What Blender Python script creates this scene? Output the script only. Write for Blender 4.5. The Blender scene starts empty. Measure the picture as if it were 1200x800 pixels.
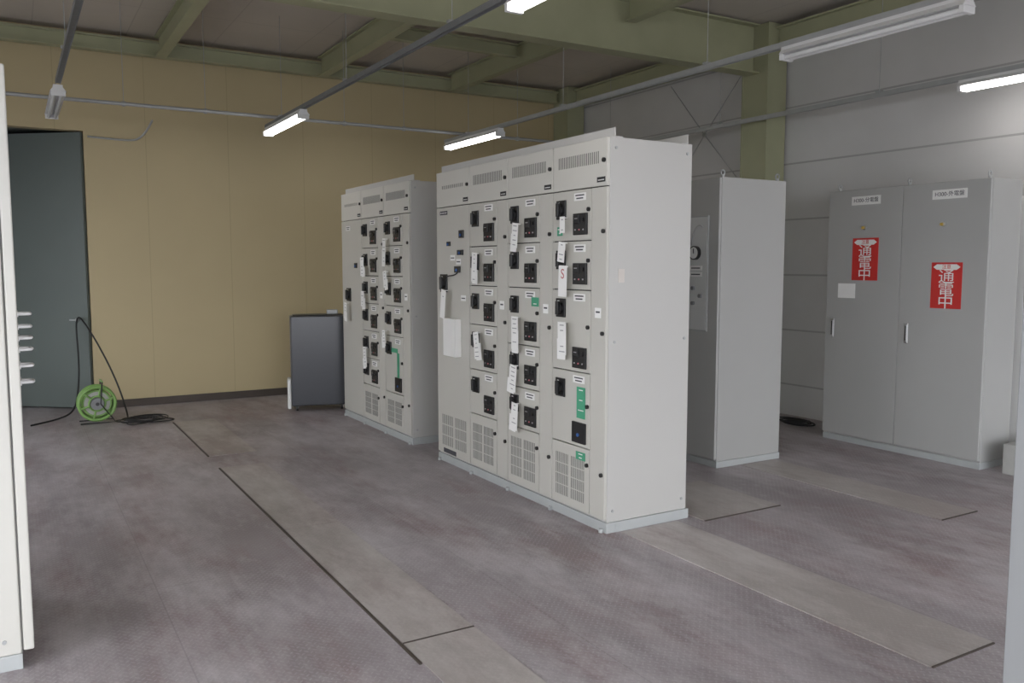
import bpy, bmesh, math, random
from mathutils import Vector, Matrix
random.seed(4)
scene = bpy.context.scene
scene.view_settings.view_transform = 'Standard'
scene.view_settings.look = 'None'
scene.view_settings.exposure = 0.1

# ------------------------------------------------------------------ materials
def nodes_of(name):
    m = bpy.data.materials.new(name)
    m.use_nodes = True
    nt = m.node_tree
    return m, nt, nt.nodes['Principled BSDF']

def paint(name, col, rough=0.45, var=0.06, scale=3.0, metal=0.0, bump=0.0):
    m, nt, b = nodes_of(name)
    b.inputs['Roughness'].default_value = rough
    b.inputs['Metallic'].default_value = metal
    tc = nt.nodes.new('ShaderNodeTexCoord')
    n = nt.nodes.new('ShaderNodeTexNoise')
    n.inputs['Scale'].default_value = scale
    n.inputs['Detail'].default_value = 5
    nt.links.new(tc.outputs['Object'], n.inputs['Vector'])
    mx = nt.nodes.new('ShaderNodeMix')
    mx.data_type = 'RGBA'
    mx.inputs[6].default_value = tuple(c * (1 - var) for c in col[:3]) + (1,)
    mx.inputs[7].default_value = tuple(min(1, c * (1 + var)) for c in col[:3]) + (1,)
    nt.links.new(n.outputs['Fac'], mx.inputs[0])
    nt.links.new(mx.outputs[2], b.inputs['Base Color'])
    if bump:
        bp = nt.nodes.new('ShaderNodeBump')
        bp.inputs['Strength'].default_value = bump
        bp.inputs['Distance'].default_value = 0.01
        n2 = nt.nodes.new('ShaderNodeTexNoise')
        n2.inputs['Scale'].default_value = 60
        nt.links.new(tc.outputs['Object'], n2.inputs['Vector'])
        nt.links.new(n2.outputs['Fac'], bp.inputs['Height'])
        nt.links.new(bp.outputs['Normal'], b.inputs['Normal'])
    return m

def emit(name, col, strength):
    m, nt, b = nodes_of(name)
    b.inputs['Base Color'].default_value = col
    b.inputs['Emission Color'].default_value = col
    b.inputs['Emission Strength'].default_value = strength
    return m

def math_node(nt, op, a, b=None, c=None):
    n = nt.nodes.new('ShaderNodeMath')
    n.operation = op
    for i, v in enumerate((a, b, c)):
        if v is None:
            continue
        if isinstance(v, (int, float)):
            n.inputs[i].default_value = v
        else:
            nt.links.new(v, n.inputs[i])
    return n.outputs[0]

def seam_mask(nt, coord, period, offset, width):
    s = math_node(nt, 'SUBTRACT', coord, offset)
    s = math_node(nt, 'DIVIDE', s, period)
    s = math_node(nt, 'ADD', s, 0.5)
    s = math_node(nt, 'FRACT', s)
    s = math_node(nt, 'SUBTRACT', s, 0.5)
    s = math_node(nt, 'ABSOLUTE', s)
    return math_node(nt, 'LESS_THAN', s, width / period / 2)

def wall_mat(name, col, axis, period, offset, width, axis2=None, p2=1, o2=0, dark=0.6, rough=0.7, var=0.06):
    m, nt, b = nodes_of(name)
    b.inputs['Roughness'].default_value = rough
    g = nt.nodes.new('ShaderNodeNewGeometry')
    sp = nt.nodes.new('ShaderNodeSeparateXYZ')
    nt.links.new(g.outputs['Position'], sp.inputs[0])
    mk = seam_mask(nt, sp.outputs[axis], period, offset, width)
    if axis2 is not None:
        mk = math_node(nt, 'MAXIMUM', mk, seam_mask(nt, sp.outputs[axis2], p2, o2, width))
    n = nt.nodes.new('ShaderNodeTexNoise')
    n.inputs['Scale'].default_value = 1.3
    n.inputs['Detail'].default_value = 7
    nt.links.new(g.outputs['Position'], n.inputs['Vector'])
    mx = nt.nodes.new('ShaderNodeMix'); mx.data_type = 'RGBA'
    mx.inputs[6].default_value = tuple(c * (1 - var) for c in col[:3]) + (1,)
    mx.inputs[7].default_value = tuple(c * (1 + var) for c in col[:3]) + (1,)
    nt.links.new(n.outputs['Fac'], mx.inputs[0])
    m2 = nt.nodes.new('ShaderNodeMix'); m2.data_type = 'RGBA'
    m2.inputs[7].default_value = tuple(c * dark for c in col[:3]) + (1,)
    nt.links.new(mk, m2.inputs[0])
    nt.links.new(mx.outputs[2], m2.inputs[6])
    nt.links.new(m2.outputs[2], b.inputs['Base Color'])
    bp = nt.nodes.new('ShaderNodeBump'); bp.invert = True
    bp.inputs['Strength'].default_value = 0.25
    bp.inputs['Distance'].default_value = 0.005
    nt.links.new(mk, bp.inputs['Height'])
    nt.links.new(bp.outputs['Normal'], b.inputs['Normal'])
    return m

def chequer_plate(name, c_dark, c_mid, c_light, c_red, bumpy=1.0, seams=True):
    m, nt, b = nodes_of(name)
    g = nt.nodes.new('ShaderNodeNewGeometry')
    mp = nt.nodes.new('ShaderNodeMapping')
    mp.inputs['Rotation'].default_value = (0, 0, math.radians(45))
    mp.inputs['Scale'].default_value = (38, 38, 38)
    nt.links.new(g.outputs['Position'], mp.inputs['Vector'])
    sp = nt.nodes.new('ShaderNodeSeparateXYZ')
    nt.links.new(mp.outputs[0], sp.inputs[0])
    fu = math_node(nt, 'SUBTRACT', math_node(nt, 'FRACT', sp.outputs[0]), 0.5)
    fv = math_node(nt, 'SUBTRACT', math_node(nt, 'FRACT', sp.outputs[1]), 0.5)
    par = math_node(nt, 'FLOORED_MODULO', math_node(nt, 'ADD', math_node(nt, 'FLOOR', sp.outputs[0]), math_node(nt, 'FLOOR', sp.outputs[1])), 2.0)
    def sel(a, c):
        return math_node(nt, 'MULTIPLY_ADD', par, math_node(nt, 'SUBTRACT', c, a), a)
    a = sel(fu, fv); c = sel(fv, fu)
    e = math_node(nt, 'ADD', math_node(nt, 'POWER', math_node(nt, 'ABSOLUTE', math_node(nt, 'DIVIDE', a, 0.47)), 2.0),
                  math_node(nt, 'POWER', math_node(nt, 'ABSOLUTE', math_node(nt, 'DIVIDE', c, 0.16)), 2.0))
    loz = math_node(nt, 'MAXIMUM', math_node(nt, 'SUBTRACT', 1.0, e), 0.0)
    loz = math_node(nt, 'MINIMUM', math_node(nt, 'MULTIPLY', loz, 2.0), 1.0)
    def noise(scale, detail, sx=1, sy=1, rough=0.5):
        mpn = nt.nodes.new('ShaderNodeMapping')
        mpn.inputs['Scale'].default_value = (sx, sy, 1)
        nt.links.new(g.outputs['Position'], mpn.inputs['Vector'])
        n = nt.nodes.new('ShaderNodeTexNoise')
        n.inputs['Scale'].default_value = scale
        n.inputs['Detail'].default_value = detail
        n.inputs['Roughness'].default_value = rough
        nt.links.new(mpn.outputs[0], n.inputs['Vector'])
        return n.outputs['Fac']
    def ramp(f, lo, hi):
        r = nt.nodes.new('ShaderNodeMapRange')
        r.inputs['From Min'].default_value = lo
        r.inputs['From Max'].default_value = hi
        nt.links.new(f, r.inputs['Value'])
        return r.outputs[0]
    def mix(f, A, B):
        mx = nt.nodes.new('ShaderNodeMix'); mx.data_type = 'RGBA'
        nt.links.new(f, mx.inputs[0])
        for i, v in ((6, A), (7, B)):
            if isinstance(v, tuple): mx.inputs[i].default_value = v
            else: nt.links.new(v, mx.inputs[i])
        return mx.outputs[2]
    col = mix(ramp(noise(0.9, 6), 0.3, 0.7), c_dark, c_mid)
    col = mix(math_node(nt, 'MULTIPLY', ramp(noise(1.2, 9, 1.8, 0.5, 0.7), 0.48, 0.66), 0.85), col, c_red)
    col = mix(math_node(nt, 'MULTIPLY', ramp(noise(1.6, 10, 1.3, 0.45, 0.75), 0.44, 0.68), 0.85), col, c_light)
    col = mix(math_node(nt, 'MULTIPLY', ramp(noise(9.0, 8, 1.0, 0.5, 0.8), 0.54, 0.68), 0.4), col, c_light)
    lz = math_node(nt, 'MULTIPLY', loz, ramp(noise(3.0, 4), 0.2, 0.6))
    col = mix(math_node(nt, 'MULTIPLY', lz, 0.28 * bumpy), col, tuple(min(1, v * 1.1) for v in c_light[:3]) + (1,))
    if seams:
        sp2 = nt.nodes.new('ShaderNodeSeparateXYZ')
        nt.links.new(g.outputs['Position'], sp2.inputs[0])
        mk = math_node(nt, 'MAXIMUM', seam_mask(nt, sp2.outputs[0], 1.5, 0.55, 0.006), seam_mask(nt, sp2.outputs[1], 3.0, 1.4, 0.006))
        col = mix(math_node(nt, 'MULTIPLY', mk, 0.2), col, (0.03, 0.026, 0.025, 1))
    nt.links.new(col, b.inputs['Base Color'])
    rr = nt.nodes.new('ShaderNodeMapRange')
    rr.inputs['To Min'].default_value = 0.36
    rr.inputs['To Max'].default_value = 0.56
    nt.links.new(noise(4, 5), rr.inputs['Value'])
    nt.links.new(rr.outputs[0], b.inputs['Roughness'])
    bp = nt.nodes.new('ShaderNodeBump')
    bp.inputs['Strength'].default_value = 0.45 * bumpy
    bp.inputs['Distance'].default_value = 0.003
    nt.links.new(loz, bp.inputs['Height'])
    nt.links.new(bp.outputs['Normal'], b.inputs['Normal'])
    return m

M = {}
M['cab'] = paint('cabinet_beige', (0.585, 0.575, 0.53, 1), 0.42, 0.04, 2)
M['cabdoor'] = paint('cabinet_door_beige', (0.53, 0.52, 0.475, 1), 0.42, 0.05, 2)
M['side'] = paint('cabinet_side_grey', (0.50, 0.495, 0.475, 1), 0.4, 0.03, 2)
M['cabgrey'] = paint('cabinet_grey', (0.41, 0.412, 0.40, 1), 0.38, 0.04, 2)
M['lockergrey'] = paint('locker_grey', (0.30, 0.31, 0.315, 1), 0.4, 0.04, 2)
M['platepale'] = paint('instrument_plate_pale', (0.58, 0.59, 0.58, 1), 0.4, 0.04, 2)
M['base'] = paint('channel_base_grey', (0.42, 0.44, 0.44, 1), 0.5, 0.1, 6)
M['black'] = paint('black_plastic', (0.012, 0.012, 0.013, 1), 0.35, 0.2, 10)
M['gap'] = paint('dark_recess', (0.03, 0.03, 0.03, 1), 0.8, 0.1, 10)
M['slot'] = paint('louvre_slot', (0.18, 0.18, 0.17, 1), 0.8, 0.1, 10)
M['white'] = paint('white_plate', (0.80, 0.80, 0.78, 1), 0.5, 0.03, 10)
M['paper'] = paint('white_paper', (0.85, 0.85, 0.83, 1), 0.8, 0.03, 10)
M['ink'] = paint('printed_ink', (0.06, 0.06, 0.07, 1), 0.7, 0.1, 10)
M['greyink'] = paint('faint_ink', (0.35, 0.35, 0.36, 1), 0.7, 0.1, 10)
M['greenlab'] = paint('green_label', (0.06, 0.33, 0.19, 1), 0.5, 0.06, 10)
M['red'] = paint('red_sign', (0.58, 0.035, 0.03, 1), 0.45, 0.05, 10)
M['redink'] = paint('red_ink', (0.55, 0.16, 0.18, 1), 0.5, 0.05, 10)
M['pinkink'] = paint('faded_sticker', (0.60, 0.56, 0.52, 1), 0.6, 0.05, 10)
M['yellow'] = paint('yellow_plastic', (0.6, 0.42, 0.1, 1), 0.4, 0.05, 10)
M['steel'] = paint('bright_steel', (0.6, 0.6, 0.6, 1), 0.28, 0.06, 10, metal=0.9)
M['galv'] = paint('galvanised_steel', (0.40, 0.41, 0.41, 1), 0.45, 0.12, 15, metal=0.3)
M['darkrail'] = paint('dark_conduit', (0.20, 0.205, 0.21, 1), 0.5, 0.15, 15, metal=0.2)
M['fixture'] = paint('fixture_white', (0.7, 0.7, 0.7, 1), 0.4, 0.04, 10)
M['tube'] = emit('lit_fluorescent_tube', (1.0, 0.97, 0.94, 1), 10.0)
M['tubeoff'] = paint('unlit_tube', (0.75, 0.75, 0.75, 1), 0.25, 0.02, 10)
M['beam'] = paint('green_painted_steel', (0.37, 0.375, 0.24, 1), 0.55, 0.14, 3)
M['teal'] = paint('slate_green_door_paint', (0.135, 0.16, 0.15, 1), 0.5, 0.08, 2)
M['dimgreen'] = paint('dark_backing_paint', (0.16, 0.18, 0.165, 1), 0.8, 0.08, 2)
M['concrete'] = paint('concrete', (0.42, 0.42, 0.40, 1), 0.85, 0.12, 8, bump=0.3)
M['ground'] = paint('added_ground_grey', (0.34, 0.34, 0.34, 1), 0.9, 0.12, 2)
M['basebrd'] = paint('brown_baseboard', (0.07, 0.055, 0.045, 1), 0.6, 0.2, 4)
M['slate'] = paint('charcoal_panel', (0.06, 0.064, 0.074, 1), 0.2, 0.08, 1.2)
M['midgrey'] = paint('appliance_grey', (0.09, 0.095, 0.105, 1), 0.35, 0.06, 4)
M['greenreel'] = paint('reel_green', (0.20, 0.36, 0.10, 1), 0.4, 0.1, 6)
M['cord'] = paint('black_rubber_cord', (0.015, 0.015, 0.016, 1), 0.55, 0.2, 10)
M['bluep'] = paint('blue_plastic', (0.04, 0.12, 0.35, 1), 0.4, 0.1, 10)
M['ceil'] = wall_mat('ceiling_board', (0.52, 0.475, 0.42), 0, 0.9, 0.3, 0.012, 1, 1.8, 0.2, 0.85, 0.85, 0.14)
M['wfar'] = wall_mat('wall_mustard', (0.50, 0.415, 0.245), 0, 0.9, 1.37, 0.009, None, 1, 0, 0.86, 0.6, 0.06)
M['wright'] = wall_mat('wall_grey_panel', (0.565, 0.56, 0.55), 2, 0.585, 0.33, 0.018, None, 1.8, 6.0, 0.66, 0.65, 0.13)
M['wplain'] = wall_mat('wall_plain', (0.55, 0.55, 0.53), 2, 0.6, 0.3, 0.012, None, 1, 0, 0.7, 0.7, 0.06)
M['floor'] = chequer_plate('chequered_floor', (0.24, 0.210, 0.217, 1), (0.345, 0.31, 0.323, 1), (0.54, 0.51, 0.53, 1), (0.245, 0.172, 0.172, 1))
M['plate'] = chequer_plate('worn_cover_plate', (0.31, 0.28, 0.262, 1), (0.40, 0.365, 0.345, 1), (0.56, 0.53, 0.515, 1), (0.28, 0.22, 0.21, 1), 0.4, False)

# ------------------------------------------------------------------ geometry helpers
W = {}
class G:
    def __init__(self):
        self.bm = bmesh.new(); self.mats = []
    def mi(self, m):
        if m not in self.mats: self.mats.append(m)
        return self.mats.index(m)
    def _tag(self, verts, m):
        i = self.mi(m)
        for v in verts:
            for f in v.link_faces: f.material_index = i
    def box(self, x0, x1, y0, y1, z0, z1, m, bevel=0.0):
        r = bmesh.ops.create_cube(self.bm, size=1.0)
        vs = r['verts']
        for v in vs:
            v.co = Vector((x0 + (v.co.x + .5) * (x1 - x0), y0 + (v.co.y + .5) * (y1 - y0), z0 + (v.co.z + .5) * (z1 - z0)))
        self._tag(vs, m)
        if bevel > 0:
            es = list({e for v in vs for e in v.link_edges})
            bmesh.ops.bevel(self.bm, geom=es, offset=bevel, segments=2, affect='EDGES', profile=0.5)
        return self
    def turn(self, c, ang, axis='X'):
        bmesh.ops.transform(self.bm, matrix=Matrix.Translation(c) @ Matrix.Rotation(ang, 4, axis) @ Matrix.Translation(-Vector(c)), verts=self.bm.verts)
        return self
    def cyl(self, c, r, length, axis, m, seg=20, r2=None):
        rr = bmesh.ops.create_cone(self.bm, cap_ends=True, segments=seg, radius1=r, radius2=r if r2 is None else r2, depth=length)
        if axis == 'x': R = Matrix.Rotation(math.pi / 2, 4, 'Y')
        elif axis == 'y': R = Matrix.Rotation(-math.pi / 2, 4, 'X')
        else: R = Matrix.Identity(4)
        bmesh.ops.transform(self.bm, matrix=Matrix.Translation(c) @ R, verts=rr['verts'])
        self._tag(rr['verts'], m)
        return self
    def torus(self, c, R, r, axis, m, n=28, k=8):
        rings = []
        for i in range(n):
            a = 2 * math.pi * i / n
            ring = []
            for j in range(k):
                b = 2 * math.pi * j / k
                u = (R + r * math.cos(b)) * math.cos(a); v = (R + r * math.cos(b)) * math.sin(a); w = r * math.sin(b)
                p = {'x': (w, u, v), 'y': (u, w, v), 'z': (u, v, w)}[axis]
                ring.append(self.bm.verts.new(Vector(c) + Vector(p)))
            rings.append(ring)
        i = self.mi(m)
        for a in range(n):
            for b in range(k):
                f = self.bm.faces.new((rings[a][b], rings[(a + 1) % n][b], rings[(a + 1) % n][(b + 1) % k], rings[a][(b + 1) % k]))
                f.material_index = i; f.smooth = True
        return self
    def mesh(self, me, m):
        n0 = len(self.bm.faces)
        self.bm.from_mesh(me)
        self.bm.faces.ensure_lookup_table()
        i = self.mi(m)
        for f in self.bm.faces[n0:]: f.material_index = i
        return self
    def poly(self, pts, ext, m):
        a = [self.bm.verts.new(Vector(p)) for p in pts]
        b = [self.bm.verts.new(Vector(p) + Vector(ext)) for p in pts]
        fs = [self.bm.faces.new(a), self.bm.faces.new(b[::-1])]
        n = len(a)
        for i in range(n):
            fs.append(self.bm.faces.new((a[i], b[i], b[(i + 1) % n], a[(i + 1) % n])))
        for f in fs: f.material_index = self.mi(m)
        return self

def tube_mesh(pts, r, smooth=True, res=3):
    cu = bpy.data.curves.new('tmp', 'CURVE'); cu.dimensions = '3D'
    cu.bevel_depth = r; cu.bevel_resolution = res; cu.use_fill_caps = True
    if smooth:
        s = cu.splines.new('NURBS'); s.points.add(len(pts) - 1); s.order_u = 4; s.use_endpoint_u = True
        s.resolution_u = 6
    else:
        s = cu.splines.new('POLY'); s.points.add(len(pts) - 1)
    for i, p in enumerate(pts): s.points[i].co = (p[0], p[1], p[2], 1)
    o = bpy.data.objects.new('tmp', cu); scene.collection.objects.link(o)
    bpy.context.view_layer.update()
    me = bpy.data.meshes.new_from_object(o.evaluated_get(bpy.context.evaluated_depsgraph_get()))
    bpy.data.objects.remove(o); bpy.data.curves.remove(cu)
    return me

def text_mesh(body, size, conv, thick=0.0006, sx=1.0):
    cu = bpy.data.curves.new('tmp', 'FONT'); cu.body = body; cu.size = size; cu.extrude = thick
    cu.align_x = 'CENTER'; cu.align_y = 'CENTER'
    o = bpy.data.objects.new('tmp', cu); scene.collection.objects.link(o)
    bpy.context.view_layer.update()
    me = bpy.data.meshes.new_from_object(o.evaluated_get(bpy.context.evaluated_depsgraph_get()))
    bpy.data.objects.remove(o); bpy.data.curves.remove(cu)
    for v in me.vertices:
        v.co = conv(v.co.x * sx, v.co.y, v.co.z)
    return me
def face_negx(x, y, z):
    return lambda u, v, w: Vector((x - w, y - u, z + v))

def finish(g, name, parent=None, origin=None):
    bmesh.ops.recalc_face_normals(g.bm, faces=g.bm.faces)
    cs = [v.co for v in g.bm.verts]
    lo = Vector((min(c[i] for c in cs) for i in range(3))); hi = Vector((max(c[i] for c in cs) for i in range(3)))
    if origin is None:
        o = (lo + hi) / 2
        if parent is None: o.z = lo.z
    else: o = Vector(origin)
    bmesh.ops.translate(g.bm, vec=-o, verts=g.bm.verts)
    me = bpy.data.meshes.new(name); g.bm.to_mesh(me); g.bm.free()
    for m in g.mats: me.materials.append(m)
    ob = bpy.data.objects.new(name, me); scene.collection.objects.link(ob)
    W[ob] = o
    if parent is not None:
        ob.parent = parent; ob.location = o - W[parent]
    else: ob.location = o
    return ob

def thing(name, loc, label, cat, group=None):
    e = bpy.data.objects.new(name, None); e.empty_display_size = 0.2
    e.location = loc; scene.collection.objects.link(e)
    W[e] = Vector(loc); e['label'] = label; e['category'] = cat
    if group: e['group'] = group
    return e
def tag(o, label, cat, group=None):
    o['label'] = label; o['category'] = cat
    if group: o['group'] = group
    return o
def structure(o):
    o['kind'] = 'structure'; return o

# ------------------------------------------------------------------ room
XL, XR, YF, YB, ZC = -2.6, 7.15, 10.42, -2.6, 4.12
structure(finish(G().box(XL, XR, YB, YF + 0.0, -0.1, 0.0, M['floor']), 'floor'))
structure(finish(G().box(XL, XR, YB, YF, ZC, ZC + 0.1, M['ceil']), 'ceiling'))
structure(finish(G().box(XR, XR + 0.15, YB, YF + 0.15, -0.1, ZC + 0.1, M['wright']), 'wall_right'))
structure(finish(G().box(-40, 40, -40, 40, -0.35, -0.2, M['ground']), 'floor_outdoor_added'))  # unseen slab added to block sky light coming from below
BZ = 2.7
g = G()
g.box(XL - 0.15, XR + 0.15, YB - 0.15, YB, BZ, ZC + 0.1, M['wplain'])  # unseen lintel added to cut high daylight and dim the upper room
g.box(XL - 0.15, XL + 0.4, YB - 0.15, YB, -0.1, BZ, M['wplain'])
g.box(XR - 0.4, XR + 0.15, YB - 0.15, YB, -0.1, BZ, M['wplain'])
structure(finish(g, 'wall_back_added'))
WZ0, WZ1 = 0.6, 2.7
added_wins = [(-2.2, 3.6), (6.0, 9.0)]  # unseen openings added to bring daylight onto the cabinet fronts
g = G()
g.box(XL - 0.15, XL, YB, YF + 0.15, -0.1, WZ0, M['wplain'])
g.box(XL - 0.15, XL, YB, YF + 0.15, WZ1, ZC + 0.1, M['wplain'])
ys = [YB] + [v for wn in added_wins for v in wn] + [YF + 0.15]
for k in range(0, len(ys), 2): g.box(XL - 0.15, XL, ys[k], ys[k + 1], WZ0, WZ1, M['wplain'])
structure(finish(g, 'wall_left'))
for i, (a, b_) in enumerate(added_wins):
    g = G()
    n = 4
    for k in range(n + 1):
        y = a + (b_ - a) * k / n
        g.box(XL - 0.1, XL - 0.05, max(a, y - 0.025), min(b_, y + 0.025), WZ0, WZ1, M['galv'])
    g.box(XL - 0.1, XL - 0.05, a, b_, WZ0, WZ0 + 0.05, M['galv']); g.box(XL - 0.1, XL - 0.05, a, b_, WZ1 - 0.05, WZ1, M['galv'])
    structure(finish(g, 'added_window_%d' % (i + 1)))
DX0, DX1, DZ = -0.95, 0.74, 3.06
g = G()
g.box(XL, DX0, YF, YF + 0.15, -0.1, ZC + 0.1, M['wfar'])
g.box(DX1, XR, YF, YF + 0.15, -0.1, ZC + 0.1, M['wfar'])
g.box(DX0, DX1, YF, YF + 0.15, DZ, ZC + 0.1, M['wfar'])
structure(finish(g, 'wall_far'))
structure(finish(G().box(DX1 + 0.07, XR - 0.01, YF - 0.025, YF - 0.001, 0.0, 0.085, M['basebrd']), 'baseboard_far'))
g = G()
g.box(-1.6, 1.3, YF + 1.95, YF + 2.1, -0.1, 3.5, M['dimgreen'])  # added dark box behind the doorway, hides the bright sky
g.box(-1.6, -1.5, YF + 0.15, YF + 1.95, -0.1, 3.5, M['dimgreen'])
g.box(1.2, 1.3, YF + 0.15, YF + 1.95, -0.1, 3.5, M['dimgreen'])
g.box(-1.6, 1.3, YF + 0.15, YF + 2.1, 3.1, 3.2, M['dimgreen'])
structure(finish(g, 'wall_added_backing'))
structure(finish(G().box(-1.6, 1.3, YF, YF + 2.1, -0.15, -0.001, M['floor']), 'floor_added_backing'))
px, py = DX1 - 0.004, YF + 0.03
g = G().box(px - 1.6, px, py - 0.045, py, 0.012, 3.045, M['teal'], 0.004)
leaf = structure(finish(g, 'door_1', origin=(px, py, 0.0)))
g = G().cyl((px - 0.12, py - 0.06, 1.0), 0.018, 0.035, 'y', M['galv']).box(px - 0.2, px - 0.11, py - 0.085, py - 0.073, 0.992, 1.008, M['galv'])
finish(g, 'handle', leaf)
leaf.rotation_euler = (0, 0, math.radians(-40))
# white wall trunking beside the two-door cabinet
structure(finish(G().box(7.05, 7.149, 3.60, 3.86, 0.0, 2.16, M['white'], 0.004), 'trim_1'))

# ------------------------------------------------------------------ steelwork
def ibeam(name, p0, p1, z0, h, b, label, cat='beam', group=None, tf=0.016, tw=0.012):
    g = G()
    along_x = abs(p1[0] - p0[0]) > abs(p1[1] - p0[1])
    def bx(c0, c1, za, zb):
        if along_x: g.box(p0[0], p1[0], p0[1] + c0, p0[1] + c1, za, zb, M['beam'])
        else: g.box(p0[0] + c0, p0[0] + c1, p0[1], p1[1], za, zb, M['beam'])
    bx(-b / 2, b / 2, z0, z0 + tf); bx(-b / 2, b / 2, z0 + h - tf, z0 + h); bx(-tw / 2, tw / 2, z0 + tf, z0 + h - tf)
    o = finish(g, name); tag(o, label, cat, group); return o
GY = 6.55
ibeam('steel_girder', (XL + 0.02, GY), (6.82, GY), 3.60, 0.50, 0.18, 'deep pale green painted steel girder under the ceiling', 'beam')
for x in (1.52, 3.35, 5.1):
    ibeam('roof_beam', (x, GY + 0.10), (x, YF - 0.24), 3.87, 0.23, 0.11, 'pale green steel roof beam running to the mustard wall', 'beam', 'roof beams')
    ibeam('roof_beam', (x, YB + 0.1), (x, GY - 0.10), 3.87, 0.23, 0.11, 'pale green steel roof beam joining the deep girder', 'beam', 'roof beams')
ibeam('wall_beam', (XL + 0.02, YF - 0.14), (6.82, YF - 0.14), 3.90, 0.16, 0.12, 'pale green steel beam along the top of the mustard wall', 'beam')
ibeam('eaves_beam', (6.99, YB + 0.1), (6.99, GY - 0.2), 3.84, 0.22, 0.12, 'pale green steel eaves beam on the grey wall', 'beam', 'eaves beams')
ibeam('eaves_beam', (6.99, GY + 0.2), (6.99, YF - 0.4), 3.84, 0.22, 0.12, 'pale green steel eaves beam on the grey wall', 'beam', 'eaves beams')
ibeam('cross_beam', (3.42, 8.4), (5.03, 8.4), 3.94, 0.14, 0.09, 'short pale green steel cross beam between roof beams', 'beam')
for (cy) in (GY, YF - 0.2):
    hw = 0.18
    g = G()
    g.box(6.85, 7.13, cy - hw, cy - hw + .015, 0, ZC - 0.01, M['beam'])
    g.box(6.85, 7.13, cy + hw - .015, cy + hw, 0, ZC - 0.01, M['beam'])
    g.box(6.86, 6.872, cy - hw + .015, cy + hw - .015, 0, ZC - 0.01, M['beam'])
    tag(finish(g, 'steel_column'), 'pale green steel column against the grey wall', 'column', 'wall columns')
e = thing('cross_brace', (7.05, 7.5, 3.12), 'thin grey steel bracing rods meeting on the grey wall', 'brace')
finish(G().cyl((7.05, 7.5, 3.12), 0.03, 0.012, 'x', M['galv']), 'gusset_plate', e)
for a in ((6.85, 3.78), (8.1, 3.78), (6.85, 2.46), (8.25, 2.3)):
    finish(G().mesh(tube_mesh([(7.05, 7.5, 3.12), (7.05, a[0], a[1])], 0.006, False), M['galv']), 'rod', e)

# ------------------------------------------------------------------ lighting rails and fixtures
RZ = 3.08
rails = [(0.40, -2.0, 8.0, 'darkrail'), (2.46, -2.0, 9.4, 'darkrail'), (4.62, -2.0, 9.4, 'galv'), (6.66, -2.0, 9.4, 'galv')]
for i, (x, y0, y1, mm) in enumerate(rails):
    r = thing('lighting_rail', (x, (y0 + y1) / 2, RZ), 'grey steel lighting rail hung from the roof on thin rods', 'rail', 'lighting rails')
    g = G()
    hw = 0.02
    g.box(x - hw, x + hw, y0, y1, RZ + 0.036, RZ + 0.04, M[mm])
    g.box(x - hw, x - hw + .004, y0, y1, RZ, RZ + 0.036, M[mm])
    g.box(x + hw - .004, x + hw, y0, y1, RZ, RZ + 0.036, M[mm])
    g.box(x - hw + .004, x + hw - .004, y0, y1, RZ + 0.010, RZ + 0.014, M[mm])
    finish(g, 'channel', r)
    y = 1.0
    while y < y1:
        finish(G().cyl((x, y, (RZ + 0.04 + ZC) / 2), 0.003, ZC - RZ - 0.04, 'z', M['galv'], 8).box(x - 0.03, x + 0.03, y - 0.02, y + 0.02, RZ + 0.04, RZ + 0.055, M['galv']), 'hanger_rod', r)
        y += 1.95
def fixture(x, y0, y1, lit, label):
    e = thing('fluorescent_light', (x, (y0 + y1) / 2, RZ - 0.09), label, 'light', 'ceiling lights')
    z = RZ
    g = G().poly([(x - 0.035, y0, z), (x + 0.035, y0, z), (x + 0.035, y0, z - 0.02), (x + 0.06, y0, z - 0.05), (x - 0.06, y0, z - 0.05), (x - 0.035, y0, z - 0.02)], (0, y1 - y0, 0), M['fixture'])
    finish(g, 'housing', e)
    for yy in (y0, y1):
        s = 1 if yy == y0 else -1
        finish(G().box(x - 0.055, x + 0.055, min(yy, yy + s * 0.03), max(yy, yy + s * 0.03), z - 0.09, z - 0.05, M['fixture'], 0.004), 'lamp_holder', e)
    for dx in (-0.027, 0.027):
        finish(G().cyl((x + dx, (y0 + y1) / 2, z - 0.072), 0.015, y1 - y0 - 0.062, 'y', M['tube'] if lit else M['tubeoff']), 'tube', e)
fixture(2.46, 2.85, 4.15, True, 'lit white twin-tube fluorescent light on a steel rail')
fixture(2.46, 8.05, 9.35, True, 'lit white twin-tube fluorescent light on a steel rail')
fixture(4.62, 2.85, 4.15, False, 'unlit white twin-tube fluorescent light on a steel rail')
fixture(4.62, 8.05, 9.35, True, 'lit white twin-tube fluorescent light on a steel rail')
fixture(6.66, 2.85, 4.15, True, 'lit white twin-tube fluorescent light near the grey wall')
fixture(0.40, 8.0, 9.3, False, 'unlit grey fluorescent light seen end-on near the slate-green door')
e = thing('conduit', (1.8, 9.0, RZ + 0.04), 'thin galvanised steel conduit crossing below the roof', 'conduit')
finish(G().mesh(tube_mesh([(-0.9, 9.0, RZ + 0.062), (6.66, 9.0, RZ + 0.062)], 0.018, False), M['galv']), 'pipe', e)
for x in (-0.3, 1.0, 1.75, 3.2, 3.9, 5.4):
    finish(G().cyl((x, 9.0, (RZ + 0.08 + ZC) / 2), 0.003, ZC - RZ - 0.08, 'z', M['galv'], 8).cyl((x, 9.0, RZ + 0.062), 0.026, 0.03, 'x', M['galv']), 'hanger_rod', e)
pts = [(0.78, YF - 0.015, 3.0), (1.2, YF - 0.015, 2.98), (1.3, YF - 0.015, 2.99), (1.38, YF - 0.1, 3.1), (1.42, YF - 0.2, 3.2)]
tag(finish(G().mesh(tube_mesh(pts, 0.011), M['galv']), 'conduit_bend'), 'thin bent steel conduit fixed to the mustard wall', 'conduit')

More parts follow.
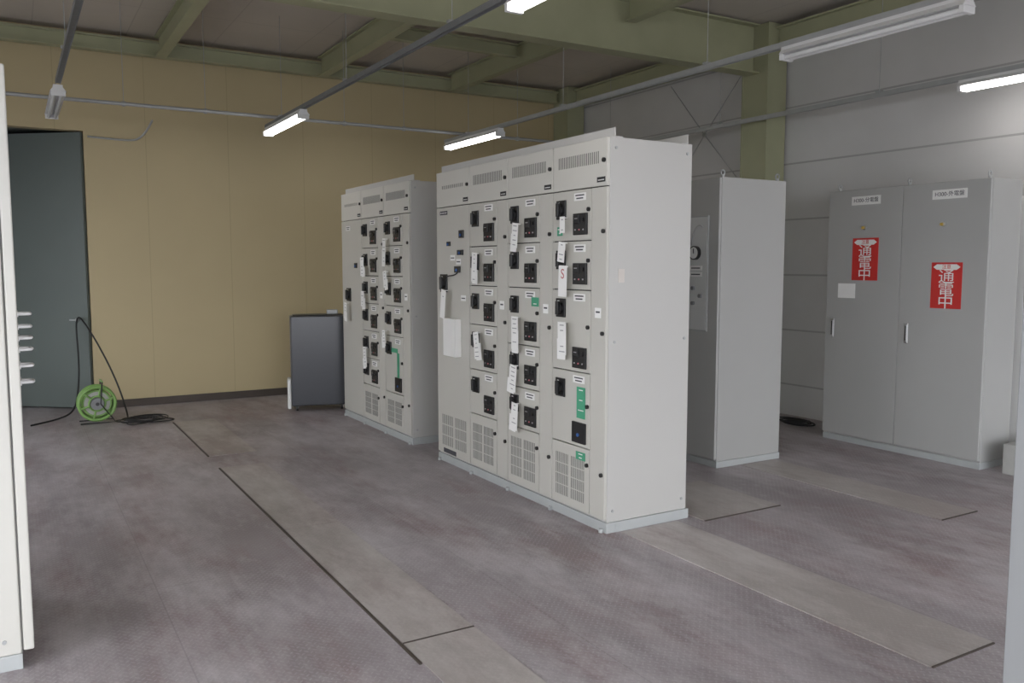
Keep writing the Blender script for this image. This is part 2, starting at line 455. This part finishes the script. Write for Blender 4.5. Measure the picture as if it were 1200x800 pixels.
# ------------------------------------------------------------------ cabinet helpers (fronts face -X)
def nameplate(parent, xf, yc, zc, w=0.12, h=0.045, lines=2):
    g = G().box(xf - 0.003, xf, yc - w / 2, yc + w / 2, zc - h / 2, zc + h / 2, M['white'])
    for i in range(lines):
        z = zc + h / 2 - h * (i + 0.75) / (lines + 0.5)
        l = w * (0.38 if i % 2 == 0 else 0.3)
        g.box(xf - 0.0036, xf - 0.003, yc - l, yc + l, z - h * 0.09, z + h * 0.09, M['ink'])
    return finish(g, 'nameplate', parent)
def breaker(parent, xf, yc, zc, s=0.95):
    g = G()
    g.box(xf - 0.012, xf, yc - 0.052 * s, yc + 0.052 * s, zc - 0.062 * s, zc + 0.062 * s, M['black'], 0.003)
    g.cyl((xf - 0.018, yc, zc), 0.036 * s, 0.018, 'x', M['black'])
    g.box(xf - 0.042, xf - 0.024, yc - 0.014 * s, yc + 0.014 * s, zc - 0.045 * s, zc + 0.045 * s, M['black'], 0.004)
    g.box(xf - 0.0128, xf - 0.012, yc + 0.008 * s, yc + 0.03 * s, zc + 0.042 * s, zc + 0.048 * s, M['white'])
    return finish(g, 'breaker_handle', parent)
def meter(parent, xf, yc, zc, w=0.14, h=0.13, kind=0):
    g = G()
    g.box(xf - 0.014, xf, yc - w / 2, yc + w / 2, zc - h / 2, zc + h / 2, M['black'], 0.003)
    if kind == 0:
        g.box(xf - 0.022, xf - 0.014, yc - w * 0.02, yc + w * 0.42, zc + h * 0.02, zc + h * 0.42, M['black'], 0.003)
        g.box(xf - 0.0225, xf - 0.0220, yc + w * 0.08, yc + w * 0.3, zc + h * 0.24, zc + h * 0.28, M['greyink'])
        for k, mm in enumerate(('greyink', 'redink', 'greyink')):
            g.cyl((xf - 0.016, yc + w * (0.3 - 0.3 * k), zc - h * 0.26), 0.005, 0.005, 'x', M[mm], 12)
        g.cyl((xf - 0.018, yc - w * 0.28, zc + h * 0.2), 0.013, 0.01, 'x', M['black'], 14)
    else:
        g.cyl((xf - 0.017, yc, zc - h * 0.1), 0.011, 0.006, 'x', M['bluep'], 12)
    return finish(g, 'control_panel', parent)
def latch(parent, xf, yc, zc):
    return finish(G().cyl((xf - 0.006, yc, zc), 0.013, 0.012, 'x', M['black'], 14), 'latch', parent)
def hang_tag(parent, xf, yc, z0, z1, w=0.075, mat='paper', txt=None, ink=True, tilt=None):
    if tilt is None: tilt = random.uniform(-0.15, 0.15) if mat == 'paper' else 0.0
    x1 = xf - 0.012
    g = G()
    g.box(x1 - 0.0015, x1, yc - w / 2, yc + w / 2, z0, z1, M[mat])
    if mat == 'paper' and z1 - z0 > 0.15:
        zm = z0 + (z1 - z0) * random.uniform(0.42, 0.58)
        dy = random.uniform(-0.03, 0.03)
        g.box(x1 + 0.0015, x1 + 0.003, yc - w / 2 + dy, yc + w / 2 + dy, z0 - random.uniform(0.01, 0.03), zm, M[mat])
    if ink and not txt:
        n = max(2, int((z1 - z0) / 0.03))
        for i in range(n):
            if random.random() < 0.3: continue
            z = z1 - (z1 - z0) * (i + 0.6) / (n + 0.2)
            l = w * random.uniform(0.12, 0.36)
            g.box(x1 - 0.0021, x1 - 0.0015, yc - l, yc + l, z - 0.003, z + 0.003, M['greyink'] if mat == 'paper' else M['white'])
    if txt:
        g.mesh(text_mesh(txt, w * 0.95, face_negx(x1 - 0.0025, yc, (z0 * 0.3 + z1 * 0.7))), M['redink'])
    g.box(x1, xf + 0.026, yc - 0.003, yc + 0.003, z1 - 0.010, z1 - 0.004, M['paper'])
    g.turn((x1, yc, z1), tilt)
    return finish(g, 'tag', parent)
def louvre(parent, xf, y0, y1, z0, z1, rows, cols, fill=0.45, gap=0.12):
    g = G()
    rh = (z1 - z0) / rows; cw = (y1 - y0) / cols
    for r in range(rows):
        for c in range(cols):
            ya = y0 + cw * (c + 0.5 - fill / 2); yb = ya + cw * fill
            g.box(xf - 0.0012, xf + 0.002, ya, yb, z0 + rh * (r + gap / 2), z0 + rh * (r + 1 - gap / 2), M['slot'])
    return finish(g, 'louvre', parent)

XF = 3.005
XD = 2.985
DEPTH = 0.625
def door_panel(parent, y0, y1, z0, z1, name='unit_door', gap=0.003, m='cabdoor'):
    g = G().box(XD, XF, y0 + gap, y1 - gap, z0 + gap, z1 - gap, M[m], 0.0035)
    return finish(g, name, parent)
def unit(parent, y0, y1, z0, z1, style=0):
    d = door_panel(parent, y0, y1, z0, z1)
    w = y1 - y0
    breaker(d, XD, y1 - w * 0.25, z1 - 0.115)
    meter(d, XD, y0 + w * 0.25, z0 + (0.10 if z1 - z0 < 0.4 else 0.09), kind=0 if style == 0 else 1)
    nameplate(d, XD, y0 + w * 0.28, z1 - 0.045)
    latch(d, XD, y0 + 0.022, (z0 + z1) / 2 + 0.03)
    return d
def row(name, ynear, ncols, cw, layouts, label, seed):
    random.seed(seed)
    yfar = ynear + ncols * cw
    top = 2.34
    e = thing(name, (XF + DEPTH / 2, (ynear + yfar) / 2, 0), label, 'electrical cabinet')
    g = G()
    g.box(XF, XF + DEPTH, ynear, yfar, 0.062, top, M['side'], 0.004)
    g.box(XF - 0.001, XF + 0.002, ynear + 0.012, yfar - 0.012, 0.08, top - 0.015, M['gap'])
    finish(g, 'body', e)
    g = G()
    g.box(XF - 0.012, XF + 0.06, ynear - 0.012, yfar + 0.012, 0, 0.062, M['base'], 0.003)
    g.box(XF + DEPTH - 0.05, XF + DEPTH + 0.012, ynear - 0.012, yfar + 0.012, 0, 0.062, M['base'], 0.003)
    g.box(XF + 0.06, XF + DEPTH - 0.05, ynear - 0.012, ynear + 0.03, 0, 0.062, M['base'])
    g.box(XF + 0.06, XF + DEPTH - 0.05, yfar - 0.03, yfar + 0.012, 0, 0.062, M['base'])
    for k in range(ncols + 1):
        yy = ynear + 0.03 + k * (yfar - ynear - 0.06) / ncols
        g.cyl((XF - 0.022, yy, 0.012), 0.014, 0.024, 'z', M['base'], 8)
    finish(g, 'channel_base', e)
    for (xa, xb, xc, xd_) in ((0.03, 0.036, 0.036, 0.09), (DEPTH - 0.04, DEPTH - 0.034, DEPTH - 0.09, DEPTH - 0.04)):
        g = G()
        g.box(XF + xa, XF + xb, ynear, yfar, top, top + 0.055, M['side'])
        g.box(XF + xc, XF + xd_, ynear, yfar, top, top + 0.006, M['side'])
        finish(g, 'lifting_angle', e)
    for (xx, zz) in ((XF + 0.04, 2.28), (XF + DEPTH - 0.04, 2.28), (XF + 0.04, 1.15), (XF + DEPTH - 0.04, 1.15), (XF + 0.04, 0.13), (XF + DEPTH - 0.04, 0.13)):
        finish(G().cyl((xx, ynear - 0.003, zz), 0.009, 0.006, 'y', M['galv'], 12), 'side_screw', e)
    doors = []
    for c in range(ncols):
        y0 = ynear + c * cw; y1 = y0 + cw
        lay = layouts[c]
        hd = door_panel(e, y0, y1, 2.06, top, 'header_panel', m='cab')
        if lay != 'full':
            louvre(hd, XD, y0 + 0.08, y1 - 0.06, 2.19, 2.27, 1, 22, 0.4)
        else:
            louvre(hd, XD, y0 + 0.10, y1 - 0.10, 2.20, 2.23, 1, 14, 0.3)
        finish(G().box(XD - 0.002, XD, y0 + 0.02, y0 + 0.10, 2.085, 2.115, M['gap']).box(XD - 0.0025, XD - 0.002, y0 + 0.03, y0 + 0.09, 2.095, 2.10, M['white']), 'rating_plate', hd)
        latch(hd, XD, y0 + 0.03, 2.21)
        if lay == 'full':
            d = door_panel(e, y0, y1, 0.075, 2.06, 'tall_door')
            doors.append(d); continue
        sw = 0.155
        st = door_panel(e, y0, y0 + sw, 0.075, 2.06, 'wireway_door')
        for z in (0.35, 1.2, 1.8): latch(st, XD, y0 + 0.03, z)
        finish(G().box(XD - 0.002, XD, y0 + 0.05, y0 + 0.11, 1.29, 1.35, M['paper']).box(XD - 0.0025, XD - 0.002, y0 + 0.06, y0 + 0.10, 1.32, 1.33, M['ink']), 'sticker', st)
        zs = lay['z']
        for k in range(len(zs) - 1):
            doors.append(unit(e, y0 + sw, y1, zs[k + 1], zs[k], 1 if k in lay.get('alt', ()) else 0))
        vd = door_panel(e, y0 + sw, y1, 0.075, zs[-1], 'louvred_panel')
        louvre(vd, XD, y0 + sw + 0.05, y0 + sw + 0.2, 0.13, zs[-1] - 0.07, 4, 9, 0.4, 0.1)
        louvre(vd, XD, y0 + sw + 0.225, y1 - 0.045, 0.13, zs[-1] - 0.07, 4, 9, 0.4, 0.1)
        latch(vd, XD, y0 + sw + 0.022, zs[-1] - 0.1)
    return e, doors

L4 = {'z': [2.06, 1.75, 1.45, 0.945, 0.48], 'alt': (3,)}
L3 = {'z': [2.06, 1.75, 1.45, 1.06, 0.765, 0.48]}
L2 = {'z': [2.06, 1.74, 1.45, 1.16, 0.82, 0.48]}
mainrow, dm = row('motor_control_cabinet', 3.965, 4, 0.571, [L4, L3, L2, 'full'],
                  'long beige steel switchgear cabinet with many small doors', 2)
tall = dm[-1]
for (y, z0, z1, w, mt, tx) in [(4.36, 1.62, 1.745, .075, 'paper', None), (4.35, 1.42, 1.60, .09, 'paper', 'S'), (4.36, 1.045, 1.25, .09, 'paper', None),
                           (4.36, 1.80, 1.90, .055, 'paper', None), (4.45, 1.785, 1.84, .06, 'greenlab', None), (4.925, 1.72, 1.885, .075, 'paper', None),
                           (4.935, 1.03, 1.255, .085, 'paper', None), (4.95, .735, .92, .09, 'paper', None), (4.93, .47, .66, .085, 'paper', None),
                           (4.743, 1.33, 1.39, .09, 'greenlab', None), (5.51, 1.48, 1.695, .08, 'paper', None), (5.50, .91, 1.11, .08, 'paper', None),
                           (4.21, .66, .855, .09, 'greenlab', None), (4.21, .40, .45, .10, 'greenlab', None)]:
    best = min(dm[:-1], key=lambda d: abs(W[d].y - y) * 2 + abs(W[d].z - (z0 + z1) / 2))
    hang_tag(best, XD - (0.034 if mt == 'paper' else -0.010), y, z0, z1, w, mt, tx)
hang_tag(tall, XD - 0.04, 6.02, 1.2, 1.41, 0.08)
breaker(tall, XD, 6.11, 1.46, 1.15)
meter(tall, XD, 5.87, 1.57, 0.09, 0.05, 1); meter(tall, XD, 6.02, 1.77, 0.05, 0.035, 1)
meter(tall, XD, 5.80, 1.84, 0.07, 0.06, 1); meter(tall, XD, 5.82, 1.70, 0.09, 0.04, 1)
g = G().box(XD - 0.002, XD, 6.05, 6.18, 2.0, 2.03, M['ink'])
for k in range(5): g.box(XD - 0.0026, XD - 0.002, 6.06 + k * 0.024, 6.074 + k * 0.024, 2.01, 2.02, M['white'])
finish(g, 'nameplate', tall)
for (yy, zz) in ((5.96, 1.66), (5.86, 1.63), (5.78, 1.35)):
    finish(G().box(XD - 0.002, XD, yy - 0.04, yy + 0.04, zz - 0.022, zz + 0.022, M['white']).box(XD - 0.0026, XD - 0.002, yy - 0.03, yy + 0.03, zz - 0.005, zz + 0.003, M['ink']), 'sticker', tall)
finish(G().mesh(tube_mesh([(XD - 0.02, 6.08, 1.47), (XD - 0.04, 5.98, 1.55), (XD - 0.03, 5.92, 1.50), (XD - 0.01, 5.86, 1.545)], 0.005), M['cord']), 'cable', tall)
g = G().box(XD - 0.055, XD, 5.82, 6.03, 0.89, 1.185, M['white'], 0.003)
finish(g, 'document_box', tall)
louvre(tall, XD, 5.74, 5.94, 0.14, 0.40, 3, 8, 0.35); louvre(tall, XD, 5.97, 6.17, 0.14, 0.40, 3, 8, 0.35)
finish(G().box(XD - 0.002, XD, 5.92, 6.14, 0.085, 0.12, M['ink']), 'rating_plate', tall)
finish(G().box(3.07, 3.115, 3.962, 3.9655, 1.50, 1.58, M['pinkink']), 'sticker', mainrow)

XF, XD = 3.035, 3.015
K1 = {'z': [2.06, 1.78, 1.5, 1.23, 0.95, 0.42], 'alt': (4,)}
K2 = {'z': [2.06, 1.77, 1.5, 1.23, 0.96, 0.69, 0.42]}
row2, d2 = row('motor_control_cabinet', 6.87, 3, 0.585, [K1, K2, 'full'], 'shorter beige steel switchgear cabinet near the mustard wall', 5)
for (y, z0, z1, w, mt) in [(7.34, 1.62, 1.85, .07, 'paper'), (7.34, 1.4, 1.55, .08, 'paper'), (7.38, 0.85, 1.0, .07, 'paper'), (7.92, 1.5, 1.68, .09, 'paper'),
                       (7.92, 1.2, 1.35, .08, 'paper'), (7.89, .6, .8, .08, 'paper'), (7.25, .80, .84, .2, 'greenlab'), (7.14, .55, .80, .05, 'greenlab')]:
    best = min(d2[:-1], key=lambda d: abs(W[d].y - y) * 2 + abs(W[d].z - (z0 + z1) / 2))
    hang_tag(best, XD - (0.034 if mt == 'paper' else -0.010), y, z0, z1, w, mt, None, mt == 'paper')
t2 = d2[-1]
breaker(t2, XD, 8.42, 1.3, 1.1); meter(t2, XD, 8.2, 1.6, 0.06, 0.05, 1); hang_tag(t2, XD - 0.045, 8.38, 1.05, 1.22, 0.07)
nameplate(t2, XD, 8.42, 1.98)

# ------------------------------------------------------------------ grey cabinets
def eye(parent, x, y, z):
    g = G()
    g.cyl((x, y, z + 0.01), 0.014, 0.02, 'z', M['galv'], 10); g.torus((x, y, z + 0.038), 0.02, 0.006, 'y', M['galv'], 16, 6)
    finish(g, 'lifting_eye', parent)
e = thing('grey_cabinet', (5.08, 5.27, 0), 'tall plain grey steel cabinet with a gauge panel', 'electrical cabinet')
X0, X1, Y0, Y1 = 4.735, 5.44, 4.83, 5.7
finish(G().box(X0 + 0.0, X1, Y0, Y1, 0.052, 2.28, M['cabgrey'], 0.005), 'body', e)
finish(G().box(X0 - 0.004, X1 + 0.004, Y0 - 0.004, Y1 + 0.004, 0, 0.052, M['base'], 0.003), 'channel_base', e)
d = finish(G().box(X0 - 0.022, X0 - 0.001, Y0 + 0.004, Y1 - 0.004, 0.07, 2.275, M['cabgrey'], 0.004), 'door', e)
g = G().box(X0 - 0.030, X0 - 0.022, 4.94, 5.2, 1.08, 1.99, M['galv'], 0.002)
g.box(X0 - 0.032, X0 - 0.030, 4.95, 5.19, 1.09, 1.98, M['platepale'])
finish(g, 'gauge_panel', d)
g = G().cyl((X0 - 0.045, 5.07, 1.70), 0.055, 0.03, 'x', M['black'], 28).cyl((X0 - 0.0605, 5.07, 1.70), 0.046, 0.003, 'x', M['white'], 28)
g.box(X0 - 0.064, X0 - 0.062, 5.065, 5.075, 1.695, 1.735, M['ink'])
finish(g, 'gauge', d)
finish(G().mesh(tube_mesh([(X0 - 0.035, 5.12, 1.76), (X0 - 0.05, 5.11, 1.88), (X0 - 0.05, 5.03, 1.95), (X0 - 0.035, 5.0, 1.9)], 0.005), M['galv']), 'gauge_pipe', d)
for z in (1.58, 1.53): finish(G().box(X0 - 0.035, X0 - 0.032, 5.0, 5.14, z - 0.018, z + 0.018, M['white']).box(X0 - 0.036, X0 - 0.035, 5.02, 5.12, z - 0.005, z + 0.005, M['ink']), 'nameplate', d)
for (yy, zz) in ((5.09, 1.42), (5.01, 1.36), (5.09, 1.3)): finish(G().cyl((X0 - 0.042, yy, zz), 0.016, 0.02, 'x', M['darkrail'], 14), 'valve_knob', d)
for (a, b_) in ((X0 + 0.05, Y0 + 0.05), (X1 - 0.05, Y0 + 0.05), (X0 + 0.05, Y1 - 0.05), (X1 - 0.05, Y1 - 0.05)): eye(e, a, b_, 2.28)

e = thing('grey_cabinet', (6.68, 4.48, 0), 'wide two-door grey steel cabinet carrying two red signs', 'electrical cabinet')
X0, X1, Y0, Y1 = 6.48, 6.88, 3.74, 5.23
finish(G().box(X0, X1, Y0, Y1, 0.052, 2.27, M['cabgrey'], 0.005), 'body', e)
finish(G().box(X0 - 0.004, X1 + 0.004, Y0 - 0.004, Y1 + 0.004, 0, 0.052, M['base'], 0.003), 'channel_base', e)
xd = X0 - 0.022
def red_sign(d, yc, zc, w=0.26, h=0.37):
    g = G().box(xd - 0.003, xd, yc - w / 2, yc + w / 2, zc - h / 2, zc + h / 2, M['red'])
    zb = zc + h * 0.40
    hex_ = [(xd - 0.0034, yc + w * 0.44, zb), (xd - 0.0034, yc + w * 0.32, zb + h * 0.06), (xd - 0.0034, yc - w * 0.32, zb + h * 0.06),
            (xd - 0.0034, yc - w * 0.44, zb), (xd - 0.0034, yc - w * 0.32, zb - h * 0.06), (xd - 0.0034, yc + w * 0.32, zb - h * 0.06)]
    g.poly(hex_, (-0.0012, 0, 0), M['white'])
    g.mesh(text_mesh('注意', h * 0.105, face_negx(xd - 0.0054, yc, zb)), M['red'])
    for ch, k in (('通', 0.175), ('電', -0.105), ('中', -0.375)):
        g.mesh(text_mesh(ch, h * 0.33, face_negx(xd - 0.0044, yc, zc + h * k), sx=1.15), M['white'])
    finish(g, 'warning_sign', d)
for (ya, yb, sy, sz, txt, ny, ky) in ((4.487, 5.226, 4.83, 1.655, 'H300-分電盤', 4.84, 4.85), (3.744, 4.483, 4.07, 1.44, 'H300-外電盤', 4.075, 4.12)):
    d = finish(G().box(xd, X0 - 0.001, ya, yb, 0.07, 2.265, M['cabgrey'], 0.004), 'door', e)
    red_sign(d, sy, sz)
    g = G().box(xd - 0.003, xd, ny - 0.145, ny + 0.145, 2.13, 2.205, M['white'])
    g.mesh(text_mesh(txt, 0.045, face_negx(xd - 0.0036, ny, 2.168)), M['ink'])
    finish(g, 'nameplate', d)
    finish(G().cyl((xd - 0.008, ky, 1.93), 0.02, 0.016, 'x', M['steel'], 18).cyl((xd - 0.02, ky, 1.93), 0.013, 0.012, 'x', M['yellow'], 16), 'indicator_lamp', d)
    finish(G().box(xd - 0.008, xd, yb - 0.095, yb - 0.065, 0.95, 1.12, M['steel'], 0.003).box(xd - 0.016, xd - 0.008, yb - 0.088, yb - 0.072, 0.97, 1.10, M['black'], 0.002), 'handle', d)
    if ya > 4.4:
        finish(G().box(xd - 0.002, xd, 4.92, 5.10, 1.31, 1.44, M['paper']), 'paper_note', d)
for yy in (Y0 + 0.06, 4.48, Y1 - 0.06): eye(e, X0 + 0.05, yy, 2.27)

g = G().box(6.50, 6.95, 3.3, 3.58, 0, 0.24, M['concrete'], 0.012)
tag(finish(g, 'concrete_block'), 'pale rough concrete block beside the two-door grey cabinet', 'block')

e = thing('beige_cabinet', (-0.38, 4.2, 0), 'tall beige steel cabinet seen from its end, with silver handles', 'electrical cabinet')
finish(G().box(-0.78, -0.032, 3.78, 4.6, 0.062, 2.36, M['cab'], 0.006), 'body', e)
finish(G().box(-0.78, -0.03, 3.775, 4.605, 0, 0.062, M['base'], 0.003), 'channel_base', e)
finish(G().box(-0.031, -0.027, 3.79, 4.59, 0.07, 2.35, M['slot']), 'door_gap_shade', e)  # dark strip coloured in for the shaded gap behind the door
d = finish(G().box(-0.026, 0.012, 3.782, 4.598, 0.07, 2.358, M['cab'], 0.006), 'door', e)
for z in (1.14, 1.205, 1.27, 1.315, 1.36, 1.41):
    g = G().box(0.012, 0.016, 3.81, 3.93, z - 0.010, z + 0.010, M['fixture'], 0.001)
    g.mesh(tube_mesh([(0.014, 3.83, z), (0.050, 3.83, z), (0.058, 3.845, z), (0.058, 3.90, z), (0.050, 3.915, z), (0.014, 3.915, z)], 0.006, True), M['fixture'])
    finish(g, 'handle', d)
for z in (0.12, 1.1, 2.28): finish(G().cyl((-0.09, 3.777, z), 0.008, 0.006, 'y', M['galv'], 12), 'side_screw', e)

e = thing('steel_locker', (2.8, 1.1, 0), 'grey steel locker with one narrow door', 'locker')
finish(G().box(2.57, 3.05, 0.8, 1.38, 0.04, 1.8, M['lockergrey'], 0.006), 'body', e)
finish(G().box(2.58, 3.04, 0.81, 1.37, 0, 0.04, M['gap']), 'plinth', e)
d = finish(G().box(2.552, 2.569, 0.81, 1.37, 0.06, 1.79, M['lockergrey'], 0.004), 'door', e)
finish(G().box(2.53, 2.552, 0.88, 0.9, 0.95, 1.07, M['steel'], 0.003), 'handle', d)

# ------------------------------------------------------------------ cover plates on the floor
def plate(x0, x1, y0, y1, label='worn grey-brown steel trench cover plate set on the floor'):
    g = G().box(x0, x1, y0, y1, 0.0, 0.005, M['plate'], 0.0015)
    tag(finish(g, 'cover_plate'), label, 'floor plate', 'trench cover plates')
plate(1.36, 1.70, 0.4, 1.75); plate(1.36, 1.70, 1.755, 3.2); plate(1.36, 1.70, 3.212, 5.0); plate(1.36, 1.70, 5.005, 6.83)
plate(1.37, 1.76, 7.3, 9.1)
plate(3.09, 3.53, 1.94, 3.93)
plate(4.98, 5.36, 3.1, 4.8)
plate(3.68, 4.36, 3.85, 4.6)
def strip(x0, x1, y0, y1):
    g = G().box(x0, x1, y0, y1, 0.0, 0.0055, M['basebrd'])
    tag(finish(g, 'edge_bar'), 'dark steel edge bar beside the trench cover plates', 'edge bar', 'edge bars')
strip(1.342, 1.354, 3.0, 6.83); strip(1.35, 1.362, 7.3, 9.1); strip(1.36, 1.70, 3.201, 3.211)
strip(3.095, 3.525, 1.93, 1.938); strip(4.98, 5.36, 3.09, 3.098); strip(3.68, 4.36, 3.84, 3.848)

# ------------------------------------------------------------------ charcoal appliance
x0, x1, y0, y1 = 2.585, 3.19, 9.12, 9.45
e = thing('dehumidifier', (x0, y0, 0), 'glossy charcoal upright appliance on castors near the mustard wall', 'appliance')
finish(G().box(x0, x1, y0, y1, 0.055, 1.05, M['midgrey'], 0.02), 'body', e)
finish(G().box(x0 + 0.010, x1 - 0.004, y0 - 0.016, y0 - 0.001, 0.065, 1.046, M['slate'], 0.007), 'front_panel', e)
finish(G().box(x0 + 0.03, x1 - 0.03, y0 + 0.03, y1 - 0.03, 1.05, 1.06, M['black'], 0.004), 'top_grille', e)
finish(G().box(x0 - 0.04, x0 - 0.001, y0 + 0.0, y0 + 0.2, 0.03, 0.36, M['white'], 0.01), 'side_tank', e)
finish(G().box(x1 - 0.2, x1 - 0.08, y1 - 0.2, y1 - 0.1, 1.06, 1.11, M['galv'], 0.008), 'hose_connector', e)
for xx in (x0 + 0.06, x1 - 0.06):
    for yy in (y0 + 0.06, y1 - 0.06):
        finish(G().cyl((xx, yy, 0.026), 0.026, 0.02, 'x', M['black'], 18).box(xx - 0.018, xx + 0.018, yy - 0.015, yy + 0.015, 0.04, 0.056, M['galv']), 'castor', e)
e.rotation_euler = (0, 0, math.radians(-15))

# ------------------------------------------------------------------ cable reel
cx, cy, cz = 0.69, 9.5, 0.205
e = thing('cable_reel', (cx, cy, 0), 'green extension cable reel standing on the floor by the slate-green door', 'cable reel')
for yy in (cy - 0.07, cy + 0.07):
    g = G().torus((cx, yy, cz), 0.168, 0.016, 'y', M['greenreel'], 36, 8)
    g.torus((cx, yy, cz), 0.075, 0.010, 'y', M['greenreel'], 24, 8)
    for k in range(6):
        a = k * math.pi / 3 + 0.3
        g.mesh(tube_mesh([(cx + 0.07 * math.cos(a), yy, cz + 0.07 * math.sin(a)), (cx + 0.168 * math.cos(a), yy, cz + 0.168 * math.sin(a))], 0.010, False), M['greenreel'])
    finish(g, 'flange', e)
g = G()
for k in range(6): g.torus((cx, cy - 0.05 + k * 0.02, cz), 0.13, 0.012, 'y', M['greenreel'], 28, 6)
finish(g, 'wound_cable', e)
finish(G().cyl((cx, cy, cz), 0.12, 0.11, 'y', M['concrete'], 32), 'drum', e)
finish(G().cyl((cx, cy - 0.088, cz), 0.06, 0.03, 'y', M['darkrail'], 24).cyl((cx, cy - 0.106, cz), 0.018, 0.006, 'y', M['black'], 16), 'socket_hub', e)
g = G()
for s in (-0.1, 0.1):
    g.mesh(tube_mesh([(cx - 0.16, cy + s, 0.012), (cx + 0.16, cy + s, 0.012), (cx + 0.03, cy + s, cz), (cx + 0.05, cy + s, cz + 0.22)], 0.007, False), M['black'])
g.mesh(tube_mesh([(cx + 0.05, cy - 0.1, cz + 0.22), (cx + 0.05, cy + 0.1, cz + 0.22)], 0.011, False), M['greenreel'])
finish(g, 'stand', e)
def cord(name, pts, label, r=0.009):
    return tag(finish(G().mesh(tube_mesh(pts, r), M['cord']), name), label, 'cable')
cord('power_cord', [(0.98, 9.55, 0.01), (1.0, 9.7, 0.02), (0.95, 9.9, 0.3), (0.8, 10.1, 0.7), (0.66, 10.35, 1.0), (0.60, 10.44, 1.06), (0.58, 10.38, 0.9), (0.60, 10.3, 0.5), (0.55, 10.1, 0.1), (0.45, 9.9, 0.012), (0.2, 9.7, 0.01), (0.1, 9.6, 0.01)],
     'black power cord looped over the door handle')
pts = []
for k in range(70):
    a = k * 0.62
    pts.append((1.10 + (0.12 + 0.12 * abs(math.sin(k * 0.21))) * math.cos(a) + 0.1 * math.sin(a * 0.37), 9.30 + 0.16 * math.sin(a + 0.3 * math.sin(k * .4)) + 0.07 * math.cos(a * .29), 0.012 + 0.0005 * k))
cord('power_cord', pts, 'tangled black extension cord lying on the floor by the reel', 0.006)
pts = []
for k in range(30):
    a = k * 0.62
    pts.append((6.78 + 0.12 * math.cos(a), 5.75 + 0.2 * math.sin(a) + 0.004 * k, 0.012 + 0.001 * k))
cord('power_cord', pts, 'coiled black cable on the floor by the grey wall', 0.008)

# ------------------------------------------------------------------ world, camera
w = bpy.data.worlds.new('World'); scene.world = w; w.use_nodes = True
bg = w.node_tree.nodes['Background']
bg.inputs['Color'].default_value = (0.93, 0.95, 1.0, 1); bg.inputs['Strength'].default_value = 5.8
cam = bpy.data.cameras.new('Camera'); cam.sensor_width = 36; cam.lens = 29.67
co = bpy.data.objects.new('Camera', cam); scene.collection.objects.link(co)
co.location = (0, 0, 1.6); co.rotation_euler = (math.radians(84.86), 0, math.radians(-30.6))
scene.camera = co
